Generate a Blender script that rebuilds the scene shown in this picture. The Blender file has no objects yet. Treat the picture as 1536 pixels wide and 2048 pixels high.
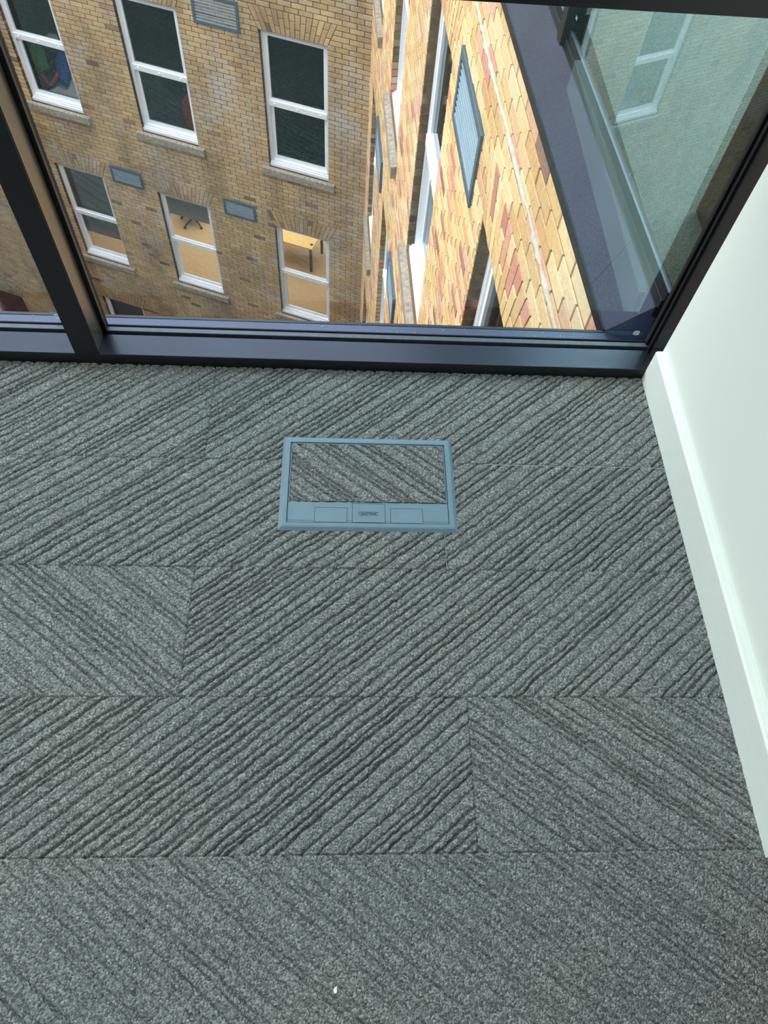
import bpy, bmesh, math, random
import numpy as np
from mathutils import Vector, Matrix

random.seed(7); rng = np.random.default_rng(7)
S = bpy.context.scene
COL = S.collection

# ---------------------------------------------------------------- camera
cam_d = bpy.data.cameras.new('camera'); cam = bpy.data.objects.new('camera', cam_d); COL.objects.link(cam)
S.camera = cam
cam_d.sensor_fit = 'HORIZONTAL'; cam_d.sensor_width = 36.0; cam_d.lens = 36.0*1442.7/1536
cam_d.clip_start = 0.02; cam_d.clip_end = 200
Rr = Vector((.9981, -.0164, .0594)).normalized(); Ru = Vector((-.0162, .8602, .5097)).normalized()
Rf = Rr.cross(Ru); Ru = Rf.cross(Rr)
M = Matrix((Rr, Ru, Rf)).transposed().to_4x4(); M.translation = Vector((0, 0, 1.25))
cam.matrix_world = M

# ---------------------------------------------------------------- world, sun, area lights, exposure
S.view_settings.view_transform = 'Standard'; S.view_settings.look = 'None'
S.view_settings.gamma = 1; S.view_settings.use_curve_mapping = False
S.view_settings.exposure = 0.7
W = bpy.data.worlds.new('overcast'); S.world = W; W.use_nodes = True
bg = W.node_tree.nodes['Background']; bg.inputs[0].default_value = (.86, .94, 1.0, 1); bg.inputs[1].default_value = 2.25

def lamp(name, kind, loc, energy, color=(1, 1, 1), size=None, rot=(0, 0, 0), sy=None, angle=None):
    d = bpy.data.lights.new(name, kind); d.energy = energy; d.color = color
    if size: d.size = size
    if sy: d.shape = 'RECTANGLE'; d.size_y = sy
    if angle: d.angle = angle
    o = bpy.data.objects.new(name, d); COL.objects.link(o); o.location = loc; o.rotation_euler = rot
    return o
# broad bright patch of thin cloud, high on the left of the courtyard
sun = lamp('sun', 'SUN', (0, 0, 10), 1.8, (1, .96, .9), angle=math.radians(50))
sd = Vector((.80, -.10, -.60)); sun.rotation_euler = sd.to_track_quat('-Z', 'Y').to_euler()
# ceiling panels of our room (above and behind the camera)
for i, (x, y) in enumerate(((-.9, .1), (-.9, -2.0), (-2.9, -.9))):
    lamp('ceiling_panel_light', 'AREA', (x, y, 2.66), 8, (1, .98, .93), size=.6, sy=.6)
lamp('ceiling_panel_light', 'AREA', (3.0, 3.6, 2.66), 150, (.95, 1, .97), size=3, sy=3)

# ---------------------------------------------------------------- node helpers
def mat(name):
    m = bpy.data.materials.new(name); m.use_nodes = True
    nt = m.node_tree; b = nt.nodes['Principled BSDF']; return m, nt, b
def N(nt, typ, **kw):
    n = nt.nodes.new(typ)
    for k, v in kw.items():
        if k.startswith('i_'): n.inputs[k[2:].replace('_', ' ')].default_value = v
        else: setattr(n, k, v)
    return n
def L(nt, a, b): nt.links.new(a, b)
def ramp(nt, fac, stops, interp='LINEAR'):
    r = N(nt, 'ShaderNodeValToRGB'); r.color_ramp.interpolation = interp
    e = r.color_ramp.elements
    while len(e) < len(stops): e.new(.5)
    for k, (p, c) in enumerate(stops): e[k].position = p; e[k].color = (*c, 1)
    if fac is not None: L(nt, fac, r.inputs[0])
    return r
def noise(nt, scale, detail=3, rough=.5, vec=None):
    n = N(nt, 'ShaderNodeTexNoise'); n.inputs['Scale'].default_value = scale
    n.inputs['Detail'].default_value = detail; n.inputs['Roughness'].default_value = rough
    if vec is None: vec = N(nt, 'ShaderNodeTexCoord').outputs['Object']
    L(nt, vec, n.inputs['Vector']); return n
def bump(nt, b, h, strength, dist):
    n = N(nt, 'ShaderNodeBump'); n.inputs['Strength'].default_value = strength; n.inputs['Distance'].default_value = dist
    L(nt, h, n.inputs['Height']); L(nt, n.outputs[0], b.inputs['Normal']); return n
def s2l(c):
    return tuple((x/255/12.92 if x/255 <= .04045 else ((x/255+.055)/1.055)**2.4) for x in c)
def plain(name, c, rough=.5, metal=0, nscale=40, nvar=.06, bmp=.0, spec=.5):
    m, nt, b = mat(name)
    n = noise(nt, nscale, 4)
    r = ramp(nt, n.outputs[0], [(.3, tuple(x*(1-nvar) for x in c)), (.7, tuple(min(1, x*(1+nvar)) for x in c))])
    L(nt, r.outputs[0], b.inputs['Base Color'])
    b.inputs['Roughness'].default_value = rough; b.inputs['Metallic'].default_value = metal
    b.inputs['Specular IOR Level'].default_value = spec
    if bmp: bump(nt, b, n.outputs[0], bmp, .001)
    return m

# ---------------------------------------------------------------- materials
def carpet_mat():
    m, nt, b = mat('carpet_loop')
    tc = N(nt, 'ShaderNodeTexCoord').outputs['Object']
    dn = noise(nt, 260, 2, .5, tc)
    mixv = N(nt, 'ShaderNodeMixRGB'); mixv.inputs[0].default_value = .004
    L(nt, tc, mixv.inputs[1]); L(nt, dn.outputs['Color'], mixv.inputs[2])
    v = N(nt, 'ShaderNodeTexVoronoi'); v.inputs['Scale'].default_value = 390; v.inputs['Randomness'].default_value = 1
    L(nt, mixv.outputs[0], v.inputs['Vector'])
    sep = N(nt, 'ShaderNodeSeparateColor'); L(nt, v.outputs['Color'], sep.inputs[0])
    yarn = ramp(nt, sep.outputs[0], [(0, (.10, .113, .113)), (.35, (.165, .186, .185)), (.7, (.245, .274, .270)), (1, (.39, .42, .418))])
    big = noise(nt, 2.2, 3, .6, tc)
    tone = ramp(nt, big.outputs[0], [(.35, (.93, .95, .97)), (.65, (1.05, 1.04, 1.01))])
    mul = N(nt, 'ShaderNodeMixRGB', blend_type='MULTIPLY'); mul.inputs[0].default_value = 1
    L(nt, yarn.outputs[0], mul.inputs[1]); L(nt, tone.outputs[0], mul.inputs[2])
    L(nt, mul.outputs[0], b.inputs['Base Color'])
    b.inputs['Roughness'].default_value = .95; b.inputs['Specular IOR Level'].default_value = .15
    inv = N(nt, 'ShaderNodeMath', operation='MULTIPLY'); inv.inputs[1].default_value = -1; L(nt, v.outputs['Distance'], inv.inputs[0])
    bump(nt, b, inv.outputs[0], 1.0, .0019)
    return m
M_carpet = carpet_mat()

def brick_mat(name, stops, mort, bloom=.5, dirt=.4):
    m, nt, b = mat(name)
    a = N(nt, 'ShaderNodeAttribute'); a.attribute_name = 'tone'
    tc = N(nt, 'ShaderNodeTexCoord').outputs['Object']
    base = ramp(nt, a.outputs['Fac'], stops)
    f = noise(nt, 42, 5, .65, tc)
    fr = ramp(nt, f.outputs[0], [(.25, (.72, .70, .68)), (.5, (1, 1, 1)), (.75, (1.13, 1.11, 1.07))])
    mu = N(nt, 'ShaderNodeMixRGB', blend_type='MULTIPLY'); mu.inputs[0].default_value = 1
    L(nt, base.outputs[0], mu.inputs[1]); L(nt, fr.outputs[0], mu.inputs[2])
    # sooty patches and pale lime bloom washed down the wall
    mp = N(nt, 'ShaderNodeMapping'); mp.inputs['Scale'].default_value = (1.0, 1, .55); L(nt, tc, mp.inputs[0])
    d = noise(nt, 1.1, 5, .6, mp.outputs[0])
    dr = ramp(nt, d.outputs[0], [(.42, (1, 1, 1)), (.62, (1-dirt, 1-dirt, 1-dirt*.95))])
    mu2 = N(nt, 'ShaderNodeMixRGB', blend_type='MULTIPLY'); mu2.inputs[0].default_value = 1
    L(nt, mu.outputs[0], mu2.inputs[1]); L(nt, dr.outputs[0], mu2.inputs[2])
    e = N(nt, 'ShaderNodeMapping'); e.inputs['Scale'].default_value = (1.1, 1, .8); e.inputs['Location'].default_value = (3.3, 0, 1.7); L(nt, tc, e.inputs[0])
    w = noise(nt, .9, 7, .7, e.outputs[0])
    wr = ramp(nt, w.outputs[0], [(.51, (0, 0, 0)), (.68, (bloom, bloom, bloom))])
    mx = N(nt, 'ShaderNodeMixRGB'); L(nt, wr.outputs[0], mx.inputs[0]); L(nt, mu2.outputs[0], mx.inputs[1]); mx.inputs[2].default_value = (.55, .53, .51, 1)
    L(nt, mx.outputs[0], b.inputs['Base Color'])
    b.inputs['Roughness'].default_value = .9; b.inputs['Specular IOR Level'].default_value = .2
    bump(nt, b, f.outputs[0], .5, .006)
    mm = plain(name + '_mortar', mort, .95, nscale=60, nvar=.2, bmp=.5, spec=.1)
    return m, mm
M_bA, M_mA = brick_mat('brick_front', [(0, s2l((128, 104, 92))), (.08, s2l((176, 138, 116))), (.25, s2l((188, 156, 116))), (.6, s2l((202, 172, 128))), (.9, s2l((216, 190, 148))), (1, s2l((198, 166, 146)))], s2l((84, 64, 50)), .75, .40)
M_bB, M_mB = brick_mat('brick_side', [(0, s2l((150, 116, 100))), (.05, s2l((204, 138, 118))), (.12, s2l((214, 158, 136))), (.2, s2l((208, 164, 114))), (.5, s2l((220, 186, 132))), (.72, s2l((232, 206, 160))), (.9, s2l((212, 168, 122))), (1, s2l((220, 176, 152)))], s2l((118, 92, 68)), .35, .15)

M_stone = plain('sill_stone', s2l((158, 148, 136)), .9, nscale=25, nvar=.3, bmp=.8, spec=.2)
M_lime = plain('lime_mortar', s2l((186, 182, 168)), .9, nscale=50, nvar=.12, bmp=.9, spec=.2)
M_upvc = plain('white_upvc', s2l((240, 244, 250)), .35, nscale=6, nvar=.03)
M_louvre = plain('grey_louvre_metal', s2l((84, 102, 116)), .45, .1, nscale=8, nvar=.06)
M_slat = plain('light_louvre_slats', s2l((138, 160, 178)), .4, .1, nscale=8, nvar=.06)
M_dark = plain('louvre_void', (.01, .012, .014), .9)
M_frame = plain('black_frame_metal', (.006, .007, .009), .34, 0, nscale=30, nvar=.1)
M_anod = plain('navy_anodised_metal', (.046, .055, .078), .26, .8, nscale=5, nvar=.08)
M_ledge = plain('navy_ledge_metal', (.078, .092, .150), .34, .65, nscale=5, nvar=.1)
M_gasket = plain('rubber_gasket', (.006, .007, .008), .6, spec=.3)
M_bead = plain('grey_bead', (.09, .108, .14), .38, .6, nscale=80, nvar=.1)
M_wall = plain('wall_paint', (.84, .915, .87), .55, nscale=500, nvar=.015, bmp=.12, spec=.35)
M_skirt = plain('skirting_gloss', (.83, .90, .86), .3, nscale=60, nvar=.015)
M_ceil = plain('ceiling_paint', (.8, .82, .8), .8)
M_grey = plain('grey_plastic', s2l((104, 133, 150)), .42, nscale=30, nvar=.04, bmp=.05)
M_grey2 = plain('dark_slot', s2l((30, 42, 50)), .6)
M_room_dark = plain('unlit_room_plaster', (.10, .11, .12), .9)  # lack of light in these rooms is put into the dark base colour
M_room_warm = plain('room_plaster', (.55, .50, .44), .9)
M_tan = plain('tan_floor', s2l((206, 184, 150)), .8, nscale=90, nvar=.06)
M_blind = plain('grey_blind_fabric', s2l((205, 207, 214)), .9, nscale=200, nvar=.06)
M_black = plain('black_plastic', (.012, .012, .014), .4)
M_desk = plain('pale_wood_laminate', s2l((240, 214, 150)), .4, nscale=12, nvar=.05)
M_white = plain('white_laminate', (.6, .62, .62), .5)
M_green = plain('green_nylon', s2l((70, 125, 60)), .8, nscale=30, nvar=.3, bmp=.8)
M_blue = plain('blue_cloth', s2l((52, 88, 160)), .85, nscale=30, nvar=.35, bmp=.8)
M_red = plain('red_cloth', s2l((160, 72, 72)), .85, nscale=40, nvar=.3, bmp=.8)
M_rust = plain('rust_board', s2l((190, 108, 72)), .8, nscale=6, nvar=.3)
M_paper = plain('white_paper', (.85, .87, .85), .8)
M_dust = plain('pale_dust', (.7, .72, .75), .9)
M_ground = plain('courtyard_paving', (.16, .15, .14), .9, nscale=3, nvar=.3)
M_chalk = plain('etched_mark', (.75, .8, .82), .7)

def glass_mat(name, tint, refl, ior, rough=0.0):
    m = bpy.data.materials.new(name); m.use_nodes = True; nt = m.node_tree
    for n in list(nt.nodes): nt.nodes.remove(n)
    out = N(nt, 'ShaderNodeOutputMaterial'); mx = N(nt, 'ShaderNodeMixShader')
    t = N(nt, 'ShaderNodeBsdfTransparent'); t.inputs[0].default_value = (*tint, 1)
    g = N(nt, 'ShaderNodeBsdfGlossy'); g.inputs[0].default_value = (*refl, 1); g.inputs['Roughness'].default_value = rough
    lw = N(nt, 'ShaderNodeFresnel'); lw.inputs['IOR'].default_value = ior
    nz = noise(nt, 1.5, 2); bp = N(nt, 'ShaderNodeBump'); bp.inputs['Strength'].default_value = .02; bp.inputs['Distance'].default_value = .01
    L(nt, nz.outputs[0], bp.inputs['Height']); L(nt, bp.outputs[0], g.inputs['Normal'])
    L(nt, lw.outputs[0], mx.inputs[0]); L(nt, t.outputs[0], mx.inputs[1]); L(nt, g.outputs[0], mx.inputs[2]); L(nt, mx.outputs[0], out.inputs[0])
    return m
M_glass = glass_mat('coated_glazing', (.95, .97, .96), (.68, .97, 1), 2.4)
M_glass2 = glass_mat('coated_glazing_return', (.62, .86, .85), (.78, .95, 1.0), 3.3)
M_pane = glass_mat('sash_glass', (.86, .88, .88), (.9, .95, 1), 1.55)
def clear_mat():
    m = bpy.data.materials.new('glass_back_face'); m.use_nodes = True; nt = m.node_tree
    for n in list(nt.nodes): nt.nodes.remove(n)
    out = N(nt, 'ShaderNodeOutputMaterial'); t = N(nt, 'ShaderNodeBsdfTransparent'); t.inputs[0].default_value = (1, 1, 1, 1)
    L(nt, t.outputs[0], out.inputs[0]); return m
M_clear = clear_mat()

# ---------------------------------------------------------------- mesh helpers
class MB:
    def __init__(s): s.v = []; s.f = []
    def add(s, vs, fs):
        k = len(s.v); s.v += [tuple(p) for p in vs]; s.f += [tuple(k+i for i in f) for f in fs]; return s
    def box(s, x0, x1, y0, y1, z0, z1):
        return s.add([(x0,y0,z0),(x1,y0,z0),(x1,y1,z0),(x0,y1,z0),(x0,y0,z1),(x1,y0,z1),(x1,y1,z1),(x0,y1,z1)],
                     [(0,3,2,1),(4,5,6,7),(0,1,5,4),(1,2,6,5),(2,3,7,6),(3,0,4,7)])
    def prism(s, pts, y0, y1):       # polygon in xz extruded along y
        n = len(pts)
        return s.add([(x, y0, z) for x, z in pts] + [(x, y1, z) for x, z in pts],
                     [tuple(range(n)), tuple(range(2*n-1, n-1, -1))] + [(i, i+n, (i+1) % n+n, (i+1) % n) for i in range(n)])
    def tube(s, pts, r, k=6):
        rings = []
        for i, p in enumerate(pts):
            p = Vector(p); d = (Vector(pts[min(i+1, len(pts)-1)]) - Vector(pts[max(i-1, 0)])).normalized()
            a = d.cross(Vector((0, 0, 1)) if abs(d.z) < .9 else Vector((1, 0, 0))).normalized(); b = d.cross(a)
            rr = r[i] if isinstance(r, (list, tuple)) else r
            rings += [tuple(p + a*rr*math.cos(2*math.pi*j/k) + b*rr*math.sin(2*math.pi*j/k)) for j in range(k)]
        n = len(pts); fs = [(i*k+j, i*k+(j+1) % k, (i+1)*k+(j+1) % k, (i+1)*k+j) for i in range(n-1) for j in range(k)]
        fs += [tuple(range(k))[::-1], tuple((n-1)*k+j for j in range(k))]
        return s.add(rings, fs)
    def lathe(s, prof, c, k=16):
        n = len(prof); vs = [(c[0]+r*math.cos(2*math.pi*j/k), c[1]+r*math.sin(2*math.pi*j/k), c[2]+z) for r, z in prof for j in range(k)]
        fs = [(i*k+j, i*k+(j+1) % k, (i+1)*k+(j+1) % k, (i+1)*k+j) for i in range(n-1) for j in range(k)]
        fs += [tuple(range(k))[::-1], tuple((n-1)*k+j for j in range(k))]
        return s.add(vs, fs)
    def build(s, name, m, parent=None, bevel=0, smooth=False, mats=None):
        me = bpy.data.meshes.new(name); me.from_pydata(s.v, [], s.f)
        for x in (mats or [m]): me.materials.append(x)
        bm = bmesh.new(); bm.from_mesh(me); bmesh.ops.recalc_face_normals(bm, faces=bm.faces); bm.to_mesh(me); bm.free()
        if smooth: me.shade_smooth()
        o = bpy.data.objects.new(name, me); COL.objects.link(o)
        if parent: o.parent = parent
        if bevel:
            mo = o.modifiers.new('bevel', 'BEVEL'); mo.width = bevel; mo.segments = 2; mo.limit_method = 'ANGLE'
        return o
def tag(o, label=None, cat=None, group=None, kind=None):
    if label: o['label'] = label
    if cat: o['category'] = cat
    if group: o['group'] = group
    if kind: o['kind'] = kind
    return o
def empty(name, loc=(0, 0, 0), rz=0):
    o = bpy.data.objects.new(name, None); COL.objects.link(o); o.location = loc; o.rotation_euler = (0, 0, rz); o.empty_display_size = .1; return o
def pane_box(name, x0, x1, y0, y1, z0, z1, m, parent):   # coated face is y0 side, rest clear
    mb = MB().box(x0, x1, y0, y1, z0, z1); o = mb.build(name, m, parent, mats=[m, M_clear])
    for p in o.data.polygons: p.material_index = 0 if abs(p.center[1]-y0) < 1e-5 else 1
    return o
def text_mesh(name, body, size, m, parent, M4, depth=.0004, bold=0):
    c = bpy.data.curves.new('t', 'FONT'); c.body = body; c.size = size; c.extrude = depth; c.offset = bold; c.align_x = 'CENTER'; c.align_y = 'CENTER'
    t = bpy.data.objects.new('t', c); COL.objects.link(t)
    me = bpy.data.meshes.new_from_object(t.evaluated_get(bpy.context.evaluated_depsgraph_get()))
    bpy.data.objects.remove(t); me.materials.clear(); me.materials.append(m)
    me.transform(M4)
    o = bpy.data.objects.new(name, me); COL.objects.link(o); o.parent = parent; return o

# ================================================================ ROOM SHELL
YF = 1.116                     # inner face of the window frame
XW = .712                      # face of the right wall
XS = .694                      # face of the skirting
# ---- carpet: real grooves cut into the pile over the part in front of the window
def make_grooves(length, seed):
    r = np.random.default_rng(seed); p = 0.0; g = []
    while p < length:
        p += r.choice([.0095, .0125, .0160, .0205, .0260], p=[.16, .22, .26, .22, .14]) * r.uniform(.92, 1.08)
        g.append((p, r.uniform(.0014, .0023), r.uniform(.55, 1.2)))
    return np.array(g)
def smooth_noise(x, y, cell, seed):
    r = np.random.default_rng(seed); n = 257; t = r.random((n, n))
    gx = x/cell; gy = y/cell; ix = np.floor(gx).astype(int); iy = np.floor(gy).astype(int); fx = gx-ix; fy = gy-iy
    fx = fx*fx*(3-2*fx); fy = fy*fy*(3-2*fy)
    a = t[ix % n, iy % n]; b = t[(ix+1) % n, iy % n]; c = t[ix % n, (iy+1) % n]; d = t[(ix+1) % n, (iy+1) % n]
    return (a*(1-fx)+b*fx)*(1-fy)+(c*(1-fx)+d*fx)*fy
def pile(x, y, ang, seed, amp=1.0):
    """height of the tufted pile with grooves running at ang degrees"""
    g = make_grooves(4.2, seed); a = math.radians(ang)
    wob = (smooth_noise(x, y, .045, seed+1)-.5)*.0035 + (smooth_noise(x, y, .009, seed+2)-.5)*.0026 + (smooth_noise(x, y, .0042, seed+6)-.5)*.0018
    u = -math.sin(a)*x + math.cos(a)*y + 1.75 + wob
    i = np.clip(np.searchsorted(g[:, 0], u), 1, len(g)-1)
    h = np.zeros_like(u)
    for k in (i-1, i):
        d = np.abs(u-g[k, 0])/g[k, 1]
        dep = g[k, 2]*(.65+.5*smooth_noise(x, y, .03, seed+5))
        h -= .0064*amp*dep*np.exp(-d*d)
    gap = g[i, 0]-g[i-1, 0]; q = (u-g[i-1, 0])/gap
    h += .0013*np.sin(np.pi*np.clip(q, 0, 1))**.6
    h += .0009*(smooth_noise(x, y, .0034, seed+3)-.5) + .0005*(smooth_noise(x, y, .0022, seed+4)-.5)
    return h
ROW0 = .1156; RH = .2495
def carpet_height(x, y):
    h = np.zeros_like(x); row = np.floor((y-ROW0)/RH).astype(int)      # 0:[.116,.365] 1:[.365,.615] ...
    seam = {-3: .23, -2: -.27, -1: -.28, 0: .227, 1: -.2745, 2: .2065, 3: -.285, 4: .2}
    def angs(r, c):   # direction of each plank's grooves
        return {(-1, 0): -37, (-1, 1): -37, (0, 0): 39, (0, 1): -36, (1, 0): -37, (1, 1): 39, (2, 0): 38, (2, 1): 39, (3, 0): 40, (3, 1): 40}.get((r, c), 39)
    for r in sorted(set(row.ravel())):
        sx = seam.get(int(r), .2)
        for c in (0, 1):
            mk = (row == r) & ((x < sx) if c == 0 else (x >= sx))
            if mk.any(): h[mk] = pile(x[mk], y[mk], angs(int(r), c), 100+int(r)*17+c*7+60, .55 if r < 0 else (.75 if angs(int(r), c) < 0 else 1))
        dx = np.abs((x-sx+.5) % 1.0-.5); mk = row == r
        h[mk] -= ((.0006 if r == -1 else .0030)*np.exp(-(dx[mk]/.0013)**2))
    fy = (y-ROW0)/RH; dy = np.abs(fy-np.round(fy))*RH
    wv = .35+.9*smooth_noise(x, y*0, .05, 5)
    h -= .0030*wv*np.exp(-(dy/.0013)**2)
    return h
def carpet_grid(name, x0, x1, y0, y1, st, hf, parent=None, skirt=None):
    nx = int((x1-x0)/st)+1; ny = int((y1-y0)/st)+1
    xs = np.linspace(x0, x1, nx); ys = np.linspace(y0, y1, ny)
    if skirt is not None:      # the ribs run on, a little coarser, to the left and behind
        ex = np.arange(-1.75, x0-.001, .0021); ey = np.arange(-.75, y0-.001, .0021)
        xs = np.concatenate([ex, xs]); ys = np.concatenate([ey, ys]); nx = len(xs); ny = len(ys); x0 = xs[0]; y0 = ys[0]
    X, Y = np.meshgrid(xs, ys)
    Z = hf(X, Y)
    v = np.stack([X, Y, Z], -1).reshape(-1, 3)
    i = np.arange(nx-1)[None, :]+np.arange(ny-1)[:, None]*nx; i = i.reshape(-1)
    q = np.stack([i, i+1, i+1+nx, i+nx], -1)
    if skirt is not None:      # flat carpet around the detailed patch
        X0, X1, Y0, Y1 = skirt; k = len(v)
        ex = np.array([(X0,Y0,0),(x0,Y0,0),(x1,Y0,0),(X1,Y0,0),(X0,y0,0),(x0,y0,0),(x1,y0,0),(X1,y0,0),(X0,Y1,0),(x0,Y1,0),(x1,Y1,0),(X1,Y1,0)], float)
        ex[:, 2] = -.0006; v = np.vstack([v, ex])
        q = np.vstack([q, np.array([(0,1,5,4),(1,2,6,5),(2,3,7,6),(4,5,9,8),(6,7,11,10)])+k])
    me = bpy.data.meshes.new(name); me.vertices.add(len(v)); me.vertices.foreach_set('co', v.astype(np.float32).ravel())
    me.loops.add(len(q)*4); me.loops.foreach_set('vertex_index', q.astype(np.int32).ravel())
    me.polygons.add(len(q)); me.polygons.foreach_set('loop_start', np.arange(0, len(q)*4, 4, dtype=np.int32)); me.polygons.foreach_set('loop_total', np.full(len(q), 4, dtype=np.int32))
    me.update(); me.validate(); me.materials.append(M_carpet); me.shade_smooth()
    o = bpy.data.objects.new(name, me); COL.objects.link(o)
    if parent: o.parent = parent
    return o
floor = carpet_grid('floor', -.84, .712, -.19, YF, .00105, carpet_height, skirt=(-4.4, .712, -4.0, YF))
tag(floor, 'grey ribbed loop-pile carpet planks laid in a chevron mix', kind='structure')
# pale backing strip showing in two seams
MB().box(.30, .69, .8630, .8638, -.003, .0002).build('trim_1', plain('seam_backing', (.42, .44, .42), .9))
MB().box(.2060, .2072, .622, .690, -.003, .0003).build('trim_2', plain('seam_grey', (.25, .28, .27), .9))
for n, lb in (('trim_1', 'thin white line of backing showing in carpet seam towards the skirting'), ('trim_2', 'short grey gap in carpet seam below the floor box corner')):
    tag(bpy.data.objects[n], lb, kind='structure')

tag(MB().box(XW, XW+.075, .105, YF+.004, 0, 2.7).build('wall_right', M_wall), 'pale green-white painted wall', kind='structure')
sk = MB(); sk.prism([(XS, -.001), (XS, .088), (XS+.003, .0915), (XW, .0915), (XW, -.001)], .103, YF-.0005)
tag(sk.build('baseboard_right', M_skirt, bevel=.0012), 'white painted skirting board with a dusty top', kind='structure')
tag(MB().box(XW+.075, 2.2, .025, .105, 0, 2.7).box(2.2, 2.28, -4, .105, 0, 2.7).build('wall_side', M_room_dark), kind='structure')
tag(MB().box(XW, 2.2, -4, .105, -.1, -.001).build('floor_side', M_carpet), kind='structure')
tag(MB().box(-4.5, -4.4, -4, 1.3, 0, 2.7).build('wall_left', M_wall), kind='structure')
tag(MB().box(-4.5, 2.28, -4.1, -4, 0, 2.7).build('wall_back', M_wall), kind='structure')
tag(MB().box(-4.5, 2.28, -4.1, 1.3, 2.7, 2.8).build('ceiling', M_ceil), kind='structure')

# ---- our glazing
w1 = tag(empty('window_1', (0, YF, 0)), 'full-height black-framed window with mullion and bottom rail', kind='structure')
def wp(mb, name, m, bevel=0, **k):
    o = mb.build(name, m, w1, bevel=bevel); o.location = (0, -YF, 0); return o
YG = 1.205
wp(MB().box(-4.4, XW, YF, 1.176, -.02, .030), 'bottom_rail', M_anod, .001)
wp(MB().box(-4.4, XW+.1, YF-.0006, YF+.004, .0, .0285), 'rail_front_face', M_frame)
wp(MB().box(-4.4, XW+.09, 1.176, 1.184, -.02, .022), 'rail_groove', M_gasket)
wp(MB().box(-4.4, XW+.003, 1.184, 1.197, -.02, .033), 'glazing_bead', M_bead, .001)
wp(MB().box(-4.4, XW+.003, 1.197, YG, -.02, .032).box(-4.4, XW+.003, 1.1995, 1.2025, .03, .0345), 'gasket', M_gasket)
wp(MB().box(-4.4, XW+.09, YG, 1.240, -.10, -.012), 'outer_rail', M_frame)
# mullion
mu = wp(MB().box(-.588, -.538, YF, 1.186, .0, 2.7).box(-.598, -.528, 1.178, 1.186, .03, 2.7), 'mullion', M_frame, .0008)
wp(MB().box(-.5385, -.5368, YF+.004, 1.176, .031, 2.7), 'mullion_side_face', plain('bronze_grey_metal', (.20, .17, .14), .3, .8, nscale=5))
wp(MB().box(-.600, -.531, 1.186, YG, .03, 2.7), 'mullion_gasket', M_gasket, .001)
wp(MB().box(-.590, -.560, 1.229, 1.25, -.1, 2.7), 'mullion_cap', M_frame, .001)
# jamb at the right wall
wp(MB().box(XW+.0005, XW+.09, YF+.005, 1.186, .0, 2.7), 'jamb', M_frame, .0008)
wp(MB().box(XW-.004, XW+.05, 1.170, 1.178, .03, 2.7).box(XW-.004, XW+.05, 1.190, 1.197, .03, 2.7), 'jamb_gasket', M_gasket)
wp(MB().box(XW+.003, XW+.09, 1.186, 1.215, .0, 2.7), 'jamb_bead', M_frame)
# transom
wp(MB().box(-4.4, XW, YF, 1.19, .760, .812), 'transom', M_frame, .001)
g1 = None
for x0, x1 in ((-.594, XW+.02), (-2.4, -.594), (-4.4, -2.4)):
    for z0, z1 in ((.020, .785), (.785, 2.7)):
        p = pane_box('glass_pane', x0, x1, YG+.004, YG+.024, z0, z1, M_glass, w1); p.location = (0, -YF, 0)
        if z0 < .1 and g1 is None: g1 = p
        if z0 < .1 and x0 == -2.4: g2 = p
# etched safety marks on the glass
def stamp(parent, cx, cz, r, letters):
    mb = MB()
    for a0, a1 in ((200, 340), (20, 160)):
        pts = [(cx+r*math.cos(math.radians(a)), YG+.0035, cz+r*.82*math.sin(math.radians(a))) for a in np.linspace(a0, a1, 12)]
        mb.tube(pts, r*.08, 4)
    q = r*.42
    mb.tube([(cx-r*.8, YG+.0035, cz+q), (cx+r*.8, YG+.0035, cz+q)], r*.06, 4); mb.tube([(cx-r*.8, YG+.0035, cz-q), (cx+r*.8, YG+.0035, cz-q)], r*.06, 4)
    mb.tube([(cx-r*.8, YG+.0035, cz-q), (cx-r*.8, YG+.0035, cz+q)], r*.06, 4); mb.tube([(cx+r*.8, YG+.0035, cz-q), (cx+r*.8, YG+.0035, cz+q)], r*.06, 4)
    mb.build('etched_mark', M_chalk, parent)
    text_mesh('etched_letters', letters, r*1.0, M_chalk, parent, Matrix.Translation((cx, YG+.0033, cz)) @ Matrix.Rotation(math.pi/2, 4, 'X'), .0001, r*.02)
stamp(g1, .6822, .052, .0075, 'IAI')
stamp(g2, -.639, .047, .0075, 'IAI')

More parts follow.
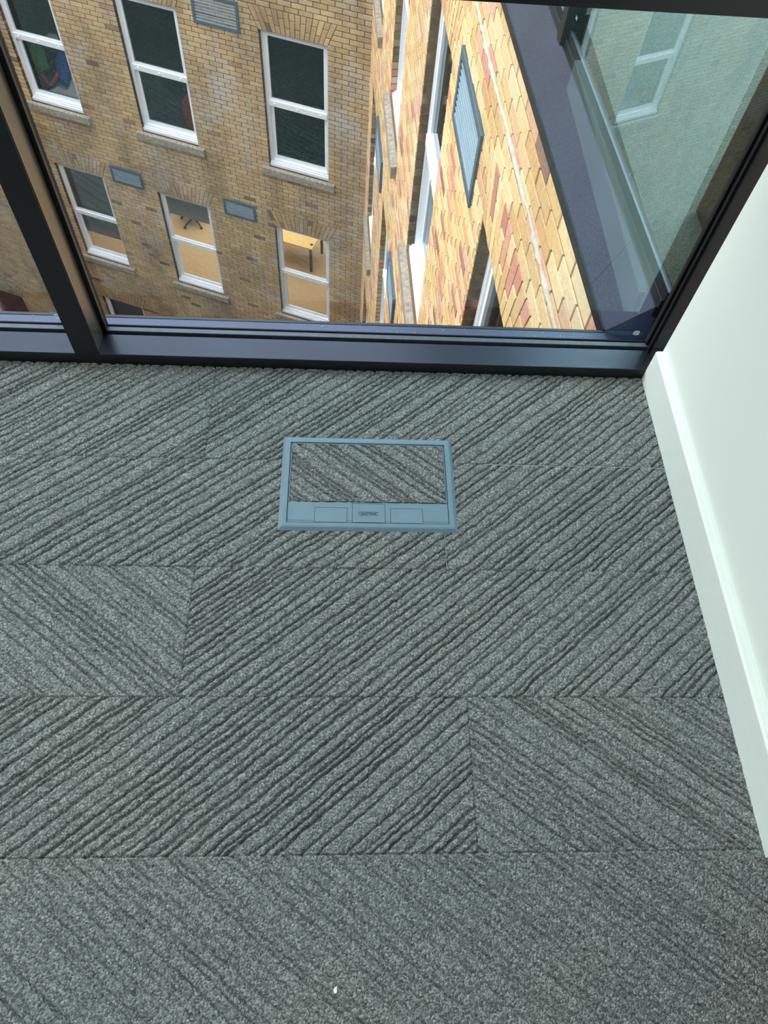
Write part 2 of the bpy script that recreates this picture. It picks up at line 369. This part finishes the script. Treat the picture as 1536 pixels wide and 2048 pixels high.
# ================================================================ COURTYARD FRAMES
PX, PY = .3275, 11.1
AZA = math.radians(-20.2); AZB = math.radians(-87.7)
def facade(root, name, x0, x1, z0, z1, openings, mb_, mm_, seed, arch=True, pk=.02, sg=.15):
    """real brickwork in stretcher bond, clipped round the openings; y=0 is the face"""
    r = random.Random(seed); V = []; F = []; T = []
    CH = .075; BL = .225; J = .010
    def brick(p, dep, tone):
        # p: 4 corners (x,z) bl br tr tl
        j = r.uniform(-.0015, .0015); k = len(V)
        cx = sum(a for a, _ in p)/4; cz = sum(b for _, b in p)/4
        for sc, y in ((.965, j), (1.0, j+.004), (1.0, dep)):
            for a, b in p:
                V.append((cx+(a-cx)*(1-(1-sc)*.1/max(.03, abs(a-cx))*.6 if sc < 1 else 1), y, cz+(b-cz)*(1-(1-sc)*2 if sc < 1 else 1)))
        F.append((k, k+1, k+2, k+3)); T.append(tone)
        for q in (0, 4):
            for i in range(4):
                i2 = (i+1) % 4; F.append((k+q+i, k+q+4+i, k+q+4+i2, k+q+i2)); T.append(tone)
    def tone():
        t = r.random()
        if t < pk: return r.uniform(0, .1)
        return min(1, max(.1, r.gauss(.58, sg)))
    arches = []
    if arch:
        for (a, b, c, d) in openings:
            if arch and d-c > 1: arches.append((a, b, d))
    n = int((z1-z0)/CH)
    for ci in range(n):
        zb = z0+ci*CH; zt = zb+CH-J; zm = (zb+zt)/2
        cuts = []      # (xl_bottom, xl_top, xr_bottom, xr_top)
        for (a, b, c, d) in openings:
            if zt > c+.004 and zb < d-.004: cuts.append((a, a, b, b, True))
        for (a, b, d) in arches:
            top = z0+math.ceil((d+.27-z0)/CH)*CH
            if zt > d+.002 and zb < top-.03:
                H = top-J-d; k0 = max(0, zb-d)/H; k1 = (zt-d)/H
                cuts.append((a-.15*k0-.006, a-.15*k1-.006, b+.15*k0+.006, b+.15*k1+.006, False))
        cuts.sort(); segs = []; xl = (x0, x0, False)
        for c in cuts:
            segs.append((xl, (c[0], c[1], c[4]))); xl = (c[2], c[3], c[4])
        segs.append((xl, (x1, x1, False)))
        off = (ci % 2)*BL/2
        for (lb, lt, lo), (rb, rt, ro) in segs:
            if rb-lb < .02: continue
            k = math.floor((min(lb, lt)-x0-off)/BL)-1; xs = []
            while True:
                e = x0+off+k*BL; k += 1
                if e > max(rb, rt): break
                if e > max(lb, lt)+.035 and e < min(rb, rt)-.035: xs.append(e)
            edges = [(lb, lt)]+[(e, e) for e in xs]+[(rb, rt)]
            for i in range(len(edges)-1):
                (ab, at), (bb, bt) = edges[i], edges[i+1]
                g0 = J/2 if i else 0; g1_ = J/2 if i < len(edges)-2 else 0
                dep = .013
                if (i == 0 and lo) or (i == len(edges)-2 and ro): dep = .102
                w = r.uniform(-.0012, .0012)
                brick([(ab+g0, zb+w), (bb-g1_, zb+w), (bt-g1_, zt+w), (at+g0, zt+w)], dep, tone())
    for (a, b, d) in arches:       # flat gauged arch: fanned voussoirs, each of two bricks
        nv = 15; H = z0+math.ceil((d+.27-z0)/CH)*CH-J-d-.002
        for i in range(nv):
            f0 = i/nv; f1 = (i+1)/nv; W0 = b-a; W1 = b-a+.30; A0 = a; A1 = a-.15; s = (i % 2)*.10+.10
            def P(f, h): return (A0*(1-h)+A1*h + (W0*(1-h)+W1*h)*f, d+.002+H*h)
            for h0, h1 in ((0, s/.29-.012), (s/.29+.012, 1)):
                p = [P(f0, h0), P(f1, h0), P(f1, h1), P(f0, h1)]
                p = [(p[0][0]+.004, p[0][1]), (p[1][0]-.004, p[1][1]), (p[2][0]-.004, p[2][1]), (p[3][0]+.004, p[3][1])]
                brick(p, .102 if h0 == 0 else .013, tone()*.85)
    me = bpy.data.meshes.new(name); me.from_pydata(V, [], F); me.materials.append(mb_)
    at = me.attributes.new('tone', 'FLOAT', 'FACE'); at.data.foreach_set('value', np.array(T, dtype=np.float32))
    o = bpy.data.objects.new(name, me); COL.objects.link(o); o.parent = root
    # mortar bed with holes
    m = MB(); xs = sorted({x0, x1}|{q for a, b, c, d in openings for q in (a, b)}); zs = sorted({z0, z1}|{q for a, b, c, d in openings for q in (c, d)})
    for i in range(len(xs)-1):
        for j in range(len(zs)-1):
            cx = (xs[i]+xs[i+1])/2; cz = (zs[j]+zs[j+1])/2
            if not any(a < cx < b and c < cz < d for a, b, c, d in openings): m.box(xs[i], xs[i+1], .0055, .10, zs[j], zs[j+1])
    m.build('mortar_bed', mm_, root)
    return o

# ---- one sash window (local: x 0..w across, z 0 at stone sill, h to head)
def sash_window(root, a, b, c, d, projecting_sill=.06):
    w = b-a; h = d-c; y0 = .072
    f = MB()
    f.box(0, .055, y0, .16, .045, h).box(w-.055, w, y0, .16, .045, h).box(.055, w-.055, y0, .16, h-.055, h).box(.055, w-.055, y0, .16, .045, .10)
    o = f.build('sash_window', M_upvc, root); o.location = (a, 0, c)
    zm = h*.515                       # meeting rail
    u = MB(); y1 = y0+.012
    u.box(.055, .098, y1, y1+.045, zm, h-.055).box(w-.098, w-.055, y1, y1+.045, zm, h-.055).box(.098, w-.098, y1, y1+.045, h-.098, h-.055)
    u.box(.045, w-.045, y0-.012, y1+.045, zm-.085, zm+.0).box(.098, w-.098, y1, y1+.045, zm, zm+.035)
    for k in (.14, .5, .86): u.lathe([(.013, 0), (.013, .012), (.009, .015)], (0, 0, 0), 8) if False else u.box(w*k-.017, w*k+.017, y0-.022, y0-.012, zm-.055, zm-.030)
    u.build('upper_sash', M_upvc, o)
    l = MB(); y2 = y0+.050
    l.box(.055, .110, y2, y2+.035, .10, zm-.05).box(w-.110, w-.055, y2, y2+.035, .10, zm-.05).box(.110, w-.110, y2, y2+.035, .10, .165)
    l.build('lower_sash', M_upvc, o)
    pane_box('glass_pane', .09, w-.09, y1+.02, y1+.04, zm+.03, h-.09, M_pane, o)
    pane_box('glass_pane', .10, w-.10, y2+.012, y2+.030, .155, zm-.03, M_pane, o)
    MB().prism([(0, 0)]*0 or [(.0, .0), (w, .0), (w, .050), (.0, .050)], y0-.045, y0+.03).box(.01, w-.01, y0-.025, y0, .05, .075).build('white_cill', M_upvc, o, bevel=.003)
    s = MB(); s.add([(-.12, -projecting_sill, -.145), (w+.12, -projecting_sill, -.145), (w+.12, .10, -.145), (-.12, .10, -.145),
                     (-.12, -projecting_sill, -.02), (w+.12, -projecting_sill, -.02), (w+.12, .10, .004), (-.12, .10, .004)],
                    [(0,3,2,1),(4,5,6,7),(0,1,5,4),(1,2,6,5),(2,3,7,6),(3,0,4,7)])
    s.build('stone_sill', M_stone, o, bevel=.004)
    return o
def louvre(root, x0, x1, z0, z1, proud=.02, n=8):
    b = .045
    f = MB().box(x0, x0+b, -proud, .03, z0, z1).box(x1-b, x1, -proud, .03, z0, z1).box(x0+b, x1-b, -proud, .03, z1-b, z1).box(x0+b, x1-b, -proud, .03, z0, z0+b)
    o = f.build('louvre_vent', M_louvre, root, bevel=.002)
    MB().box(x0+b, x1-b, .02, .028, z0+b, z1-b).build('vent_back', M_dark, o)
    s = MB(); H = (z1-z0-2*b)/n
    for i in range(n):
        z = z0+b+i*H
        s.add([(x0+b, -proud+.004, z+H*.25), (x1-b, -proud+.004, z+H*.25), (x1-b, .018, z+H*.42), (x0+b, .018, z+H*.42),
               (x0+b, -proud+.004, z+H*.02), (x1-b, -proud+.004, z+H*.02), (x1-b, .018, z+H*.30), (x0+b, .018, z+H*.30)],
              [(0,1,2,3),(7,6,5,4),(0,4,5,1),(1,5,6,2),(2,6,7,3),(3,7,4,0)])
    s.build('vent_slats', M_slat, o)
    return o

HEADS = (-.98, -4.43, -7.88, -11.33); WH = 2.215
colsA = [(.68, 1.79), (3.155, 4.255), (5.44, 6.51)]
opA = [(-b, -a, hd-WH, hd) for a, b in colsA for hd in HEADS]
opA += [(-10.25, -9.10, -12.30-WH, -12.30)]
ra = tag(empty('brick_building', (PX, PY, -15.5), AZA), 'yellow-brown brick facade with white sash windows facing us across the courtyard', 'building')
GZ = 15.5
opA_l = [(a, b, c+GZ, d+GZ) for a, b, c, d in opA]
facade(ra, 'brick_wall', -13.5, 0, 0, GZ+2.2, opA_l, M_bA, M_mA, 3)
for (a, b, c, d) in opA_l: sash_window(ra, a, b, c, d)
for a, b, z0, z1 in ((2.09, 2.86, -4.555, -4.125), (4.53, 5.205, -7.90, -7.56), (2.16, 2.82, -7.91, -7.565), (4.55, 5.2, -4.5, -4.13)):
    louvre(ra, -b, -a, z0+GZ, z1+GZ)
# rooms behind the facade: floors, walls and ceilings
def rooms(root, x0, x1, zf, zc, depth, mw, mf):
    MB().box(x0, x1, .17, depth, zf-.1, zf).build('room_floor', mf, root)
    MB().box(x0, x1, .101, depth, zc, zc+.1).box(x0, x1, depth, depth+.1, zf, zc).box(x0-.1, x0, .101, depth, zf, zc).box(x1, x1+.1, .101, depth, zf, zc).build('room_walls', mw, root)
    MB().box(x0, x1, .165, .175, zf, zf+.70).build('room_dado', mw, root)
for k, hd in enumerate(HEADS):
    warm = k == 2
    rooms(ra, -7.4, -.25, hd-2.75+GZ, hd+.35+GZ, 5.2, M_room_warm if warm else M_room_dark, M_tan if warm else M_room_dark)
lx = bpy.data.lights.new('office_light', 'AREA'); lx.energy = 105; lx.color = (1, .87, .68); lx.size = 5; lx.shape = 'RECTANGLE'; lx.size_y = 3
lo = bpy.data.objects.new('office_light', lx); COL.objects.link(lo); lo.parent = ra; lo.location = (-3.6, 2.8, -7.55+GZ)
lx2 = bpy.data.lights.new('clothes_fill_light', 'AREA'); lx2.energy = 9; lx2.color = (.9, .95, 1); lx2.size = .6  # unseen fill lamp, added to brighten the heap of clothes
lo2 = bpy.data.objects.new('clothes_fill_light', lx2); COL.objects.link(lo2); lo2.parent = ra; lo2.location = (-5.4, .9, -4.5+GZ)
# room with the reddish board behind the low left window
MB().box(-10.25, -9.1, .2, .25, -14.4+GZ, -12.3+GZ).build('window_board', M_rust, ra)
# roller blinds hanging inside (each its own thing)
def A2W(x, y, z):
    v = Matrix.Rotation(AZA, 4, 'Z') @ Vector((x, y, 0)); return (PX+v.x, PY+v.y, z)
def blind(a, b, ztop, zbot, label):
    o = tag(empty('roller_blind', A2W(-(a+b)/2, .20, zbot), AZA), label, 'blind', 'roller blinds in the lower windows'); w = (b-a)/2-.02
    MB().box(-w, w, -.002, .002, 0, ztop-zbot).build('blind_fabric', M_blind, o)
    MB().box(-w, w, -.006, .006, -.025, 0).build('bottom_bar', M_white, o)
    return o
blind(5.44, 6.51, -7.90, -9.48-.08, 'grey roller blind pulled most of the way down behind the left lit window')
blind(3.155, 4.255, -7.90, -8.36-.08, 'grey roller blind lowered a short way behind the window with the chair base')
blind(5.44, 6.51, -11.35, -13.4, 'dark grey roller blind in the lowest window cut off by the window ledge')
# office chair seen through the glass: five-star base, column, seat
def office_chair(loc, rz):
    o = tag(empty('office_chair', loc, rz), 'black swivel chair with a star base on tan floor under a half-lowered blind', 'chair')
    for k in range(5):
        a = k*2*math.pi/5; c, s = math.cos(a), math.sin(a)
        leg = MB().tube([(c*.03, s*.03, .12), (c*.17, s*.17, .10), (c*.33, s*.33, .065)], [.026, .021, .016], 6).build('leg', M_black, o)
        MB().tube([(c*.33-s*.022, s*.33+c*.022, .028), (c*.33+s*.022, s*.33-c*.022, .028)], .028, 12).build('caster', M_black, leg)
    MB().lathe([(.035, .09), (.035, .16), (.024, .17), (.024, .40)], (0, 0, 0)).build('column', M_black, o)
    MB().box(-.24, .24, -.23, .23, .42, .50).build('seat', M_black, o, bevel=.03)
    MB().box(-.22, .22, .20, .26, .55, 1.0).build('backrest', M_black, o, bevel=.025)
    MB().tube([(0, .1, .42), (0, .27, .44), (0, .27, .62)], .02).build('back_bracket', M_black, o)
    return o
office_chair((-3.72, 15.28, -10.63), math.radians(20))
def desk(name, x0, x1, y0, y1, ztop, zf, m, label, legs_m, hole=None):
    o = tag(empty(name, A2W((x0+x1)/2, (y0+y1)/2, zf), AZA), label, 'desk'); w = (x1-x0)/2; dd = (y1-y0)/2; H = ztop-zf
    top = MB().box(-w, w, -dd, dd, H-.025, H).build('tabletop', m, o, bevel=.002)
    for sx in (-1, 1):
        for sy in (-1, 1): MB().box(sx*(w-.05)-.025, sx*(w-.05)+.025, sy*(dd-.05)-.025, sy*(dd-.05)+.025, 0, H-.025).build('leg', legs_m, o)
    if hole:
        MB().lathe([(.035, H-.001), (.035, H+.003), (.028, H+.003)], (hole[0], hole[1], 0)).build('cable_grommet', M_black, top)
    return o
desk('office_desk', -3.30, -1.89, 1.97, 2.75, -9.95, -10.63, M_desk, 'pale yellow desk top with a round cable hole, behind the lit window nearest the corner', M_black, (.66-.02, -.24))
desk('side_table', -6.36, -5.2, .30, 1.15, -6.60, -7.18, M_white, 'white table top inside the top left window under a heap of clothes', M_black)
def blob(name, pts, m, label, cat, rad):
    mb = MB(); o = mb.tube(pts, rad, 12).build(name, m, smooth=True)
    md = o.modifiers.new('s', 'SUBSURF'); md.levels = 2; md.render_levels = 2
    t = bpy.data.textures.new('fold', 'CLOUDS'); t.noise_scale = .12
    dm = o.modifiers.new('d', 'DISPLACE'); dm.texture = t; dm.strength = .09; dm.mid_level = .5
    return tag(o, label, cat)
blob('backpack', [(-5.99, 14.72, -6.5), (-5.90, 14.55, -6.38), (-5.83, 14.30, -6.36), (-5.70, 14.05, -6.40), (-5.64, 13.98, -6.5)], M_green, 'green backpack in the top left window, left part of the heap', 'bag', [.09, .16, .18, .15, .06])
blob('jacket', [(-5.45, 14.72, -6.5), (-5.42, 14.45, -6.42), (-5.33, 14.15, -6.44), (-5.26, 13.90, -6.48), (-5.18, 13.66, -6.52)], M_blue, 'blue jacket lying on the white table in the top left window', 'clothing', [.05, .12, .14, .11, .05])
blob('trousers', [(-4.92, 14.25, -6.50), (-4.97, 14.08, -6.47), (-4.90, 13.95, -6.50)], M_blue, 'small blue cloth at the right of the top left window', 'clothing', [.05, .12, .06])
blob('cap', [(-5.80, 15.02, -6.5), (-5.68, 14.96, -6.35), (-5.55, 14.90, -6.4)], M_white, 'white cap on top of the clothes in the top left window', 'hat', [.05, .13, .06])
blob('scarf', [(-5.74, 14.02, -6.52), (-5.62, 13.84, -6.52), (-5.47, 13.62, -6.55), (-5.38, 13.80, -6.47), (-5.36, 13.95, -6.42)], M_red, 'red scarf folded in a V on the heap of clothes', 'scarf', [.03, .05, .05, .05, .035])
# rust-red cupboard in the top middle window
tag(MB().box(-.12, .12, -.2, .2, 0, 1.10).build('cupboard', M_rust), 'rust-red cupboard edge in the top middle window', 'cupboard')
cb = bpy.data.objects['cupboard']; cb.location = A2W(-3.42, .50, -7.18); cb.rotation_euler[2] = AZA

# ---- side facade B below our neighbour's glazing
colsB = [(.70, 1.80), (3.19, 4.29), (5.66, 6.76), (8.14, 9.24)]
opB = [(a, b, hd-WH+GZ, hd+GZ) for a, b in colsB for hd in HEADS]
rb = tag(empty('brick_building', (PX, PY, -15.5), AZB), 'bright orange-tan brick side wall receding from under the dark metal ledge to the corner', 'building')
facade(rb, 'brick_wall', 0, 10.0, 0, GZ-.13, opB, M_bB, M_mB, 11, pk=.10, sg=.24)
for (a, b, c, d) in opB: sash_window(rb, a, b, c, d)
for hd in HEADS:
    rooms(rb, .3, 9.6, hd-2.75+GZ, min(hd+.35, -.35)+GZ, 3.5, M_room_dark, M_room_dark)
louvre(rb, 7.05, 7.86, -1.125+GZ, -.735+GZ, .014, 9)
louvre(rb, 1.97, 2.95, -4.55+GZ, -4.13+GZ, .03, 9)
louvre(rb, 4.55, 5.3, -4.55+GZ, -4.13+GZ, .03, 9)
# raised smear of lime mortar along one course
mb = MB(); xs = np.arange(3.0, 9.9, .045); r2 = random.Random(5); P = []
for i, x in enumerate(xs): P.append((x, -.002+r2.uniform(-.002, .002), -.462+GZ+.006*math.sin(x*3)+r2.uniform(-.003, .003)))
mb.tube(P, [r2.uniform(.005, .017) for _ in P], 6); mb.build('lime_mortar_line', M_lime, rb, smooth=True)

# ---- return glazing above it (local x runs towards us, local y = distance to the right)
w2 = tag(empty('window_2', (0, 0, 0), math.radians(-87.2)), 'glazed return wall of the neighbouring room with a dark frame and ledge', kind='structure')
XN, XFAR = -1.26, -10.9
lp = MB(); lp.add([(XFAR, .747, -.100), (XN-.07, .747, -.100), (XN, .809, .050), (XFAR, .809, .050), (XFAR, .747, -.135), (XN-.07, .747, -.135), (XN, .86, -.135), (XFAR, .86, -.135)],
       [(0,1,2,3), (0,4,5,1), (4,7,6,5), (1,5,6,2), (0,3,7,4), (3,2,6,7)])
lp.build('ledge', M_ledge, w2)
MB().tube([(-1.500, .747, -.0995), (-1.500, .8075, .0475)], .0008, 4).build('ledge_joint', M_bead, w2)
text_mesh('etched_letters', 'IAI', .014, M_chalk, w2, Matrix.Translation((-2.43, .829, .137)) @ Matrix.Rotation(math.pi/2, 4, 'X'), .0001, .0001)
MB().box(XFAR, XN-.07, .743, .752, -.128, -.094).build('ledge_drip_edge', M_frame, w2)
MB().box(XFAR, XN, .808, .8095, .048, .0515).box(XFAR, XN, .8165, .8175, .070, .0718).build('frame_arris', M_bead, w2)
MB().box(XFAR, XN, .809, .86, .02, .050).box(XFAR, XN, .817, .86, .050, .071).build('frame_step', M_frame, w2, bevel=.001)
MB().box(XFAR, XN, .823, .84, .071, .094).build('frame_gasket', M_gasket, w2)
MB().box(XFAR, XN, .824, .8305, .091, .0955).build('glass_edge', M_bead, w2)
for x1, x0 in ((XN, -2.44), (-2.49, -4.5), (-4.55, -6.55), (-6.6, -8.6), (-8.65, XFAR)):
    pane_box('glass_pane', x0, x1, .830, .850, .085, 2.7, M_glass2, w2)
for x in (-2.49, -4.55, -6.6, -8.65):
    MB().box(x, x+.05, .800, .875, .05, 2.7).build('mullion', M_frame, w2, bevel=.001)
# our own outer ledge and the corner post
lg = tag(empty('trim_3', (0, 1.3, -.1)), 'dark blue metal ledge outside the bottom of the window', kind='structure')
def le(mb, n, m): o = mb.build(n, m, lg); o.location = (0, -1.3, .1); return o
le(MB().box(-4.4, .745, 1.245, 1.3635, -.132, -.100), 'ledge', M_ledge)
le(MB().box(-4.4, .684, 1.359, 1.367, -.128, -.0985), 'ledge_edge', M_frame)
tag(MB().box(.80, .86, 1.215, 1.30, -.13, 2.7).build('trim_4', M_frame), 'dark corner post', kind='structure')
# ---- neighbouring room behind the return glass
tag(MB().box(.83, 6, 1.22, 10.8, -.3, -.004).build('floor_neighbour', M_carpet), 'carpet of the neighbouring room behind the return glass', kind='structure')
tag(MB().box(.80, 6, 1.14, 1.20, 0, 2.7).box(6, 6.1, 1.2, 10.8, 0, 2.7).build('wall_neighbour', M_room_warm), kind='structure')
tag(MB().box(.5, 6.1, 1.2, 10.8, 2.7, 2.8).build('ceiling_neighbour', M_ceil), kind='structure')
tag(MB().box(.976, 1.35, 1.646, 1.737, 0, 2.7).build('wall_pier', M_black), 'dark pier behind the return glass', kind='structure')

# ---- rest of the courtyard shell, out of view but shading it
tag(MB().box(-14, 12, .9, 1.24, -15.5, -.14).build('wall_below', M_bA), kind='structure')
tag(MB().box(-14.3, -14, 1, 17, -15.5, 2).build('wall_courtyard_left', M_bA), kind='structure')
tag(MB().box(-14.3, 2, .9, 17.5, -15.7, -15.5).build('ground', M_ground), 'courtyard paving', kind='structure')

# ================================================================ FLOOR BOX
BX0, BX1, BY0, BY1 = -.1241, .2338, .6962, .9237
fb = tag(empty('floor_box', ((BX0+BX1)/2, (BY0+BY1)/2, 0)), 'blue-grey plastic floor box set in the carpet, with carpet-filled lid', 'floor box')
w = (BX1-BX0)/2; d = (BY1-BY0)/2
def ringm(o0, z0_, o1, z1_):   # bevelled ring from outer offset o0 to inner o1
    return [(-w+o0, -d+o0, z0_), (w-o0, -d+o0, z0_), (w-o0, d-o0, z0_), (-w+o0, d-o0, z0_), (-w+o1, -d+o1, z1_), (w-o1, -d+o1, z1_), (w-o1, d-o1, z1_), (-w+o1, d-o1, z1_)]
rm = MB()
prof = [(0, -.004), (.0, .001), (.006, .0055), (.009, .0062), (.0155, .0062), (.0165, .005), (.0165, -.02)]
for (a, za_), (b, zb_) in zip(prof[:-1], prof[1:]):
    rm.add(ringm(a, za_, b, zb_), [(i, (i+1) % 4, (i+1) % 4+4, i+4) for i in range(4)])
rm.build('surround_frame', M_grey, fb)
lw, ld = w-.0178, d-.0178
YS = -ld+.0475                      # top of the plastic strip
lid = MB().box(-lw, lw, -ld, YS, -.01, .0042).box(-lw, lw, YS, ld, -.01, -.001).box(-lw, -lw+.002, YS, ld, -.01, .0046).box(lw-.002, lw, YS, ld, -.01, .0046).box(-lw, lw, ld-.0018, ld, -.01, .0046).build('lid', M_grey, fb, bevel=.0003)
MB().box(-w+.016, w-.016, -d+.016, d-.016, -.03, -.012).build('box_well', M_grey2, fb)
ins = carpet_grid('carpet_insert', -lw+.0030, lw-.0030, YS+.0008, ld-.0028, .0012, lambda x, y: pile(x+.31, y+.2, -38, 431)+.0052 - .004*np.exp(-((x+lw-.02)**2+(y-ld+.002)**2)/.00003), lid)
ins['label'] = 'grey ribbed carpet insert'
sl = MB()
def outline(x0, x1, y0, y1, t=.0008, z=.0044, sides='lrtb'):
    if 'l' in sides: sl.box(x0, x0+t, y0, y1, z-.001, z)
    if 'r' in sides: sl.box(x1-t, x1, y0, y1, z-.001, z)
    if 't' in sides: sl.box(x0, x1, y1-t, y1, z-.001, z)
    if 'b' in sides: sl.box(x0, x1, y0, y0+t, z-.001, z)
outline(-lw, lw, -ld+.0035, -ld+.004, .0006, sides='b')
sl.build('seam_lines', M_grey2, lid)
def flap(x0, x1, y0, y1, name, m=M_grey):
    f = MB().box(x0-.0009, x1+.0009, y0, y1+.0012, .003, .0043).build(name+'_gap', M_grey2, lid)
    return MB().box(x0, x1, y0, y1, .0, .0049).build(name, m, lid, bevel=.0004)
flap(-.107, -.043, -ld+.0005, -ld+.0335, 'cable_flap')
flap(.045, .109, -ld+.0005, -ld+.0335, 'cable_flap')
flap(-.0320, .0330, -ld+.0005, -ld+.0440, 'latch_surround')
lt = flap(-.0270, .0280, -ld+.0005, -ld+.0355, 'latch'); lt.location.z = .0006
MB().box(-.0195, .0205, -ld+.0155, -ld+.0245, .0052, .0058).build('latch_recess', plain('recess_grey', s2l((96, 124, 141)), .5), lid)
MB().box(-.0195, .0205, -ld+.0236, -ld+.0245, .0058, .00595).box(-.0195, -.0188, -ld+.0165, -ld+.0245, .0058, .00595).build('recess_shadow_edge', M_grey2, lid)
text_mesh('embossed_lettering', 'ELECTRAK', .0066, M_grey2, lid, Matrix.Translation((.0008, -ld+.0196, .0060)), .00015, .00008)

# ================================================================ SMALL THINGS
sc = MB().add([(-.0030, -.0010, .004), (-.0012, -.0050, .0045), (.0018, -.0035, .0062), (.0020, .0045, .0065), (-.0018, .0022, .005)], [(0, 1, 2, 3, 4)])
o = sc.build('paper_scrap', M_paper); o.location = (.0032, -.0611, -.001); so = o.modifiers.new('t', 'SOLIDIFY'); so.thickness = .0004
tag(o, 'tiny white paper scrap lying on the carpet near the bottom', 'paper scrap')
dm = MB(); rr = random.Random(9)
for i in range(110):           # specks and fluff on both outer ledges
    if i < 40: x = rr.uniform(-1.0, .70); y = rr.uniform(1.335, 1.357)
    else:
        s_ = rr.uniform(6.5, 9.7); off = rr.uniform(-.034, .0); x = PX+.0401*s_+.9992*off; y = PY-.9992*s_+.0401*off
    a = rr.uniform(0, 6.28); q = rr.choice([.0006, .0008, .0012, .003])
    p0 = Vector((x, y, -.0990)); p1 = p0+Vector((math.cos(a), math.sin(a), 0))*q; p2 = p1+Vector((math.cos(a+1), math.sin(a+1), 0))*q
    dm.tube([tuple(p0), tuple(p1), tuple(p2)], .00045, 4)
tag(dm.build('dust_specks', M_dust), 'white specks and fluff scattered on the dark outer ledge', 'dust', kind='stuff')
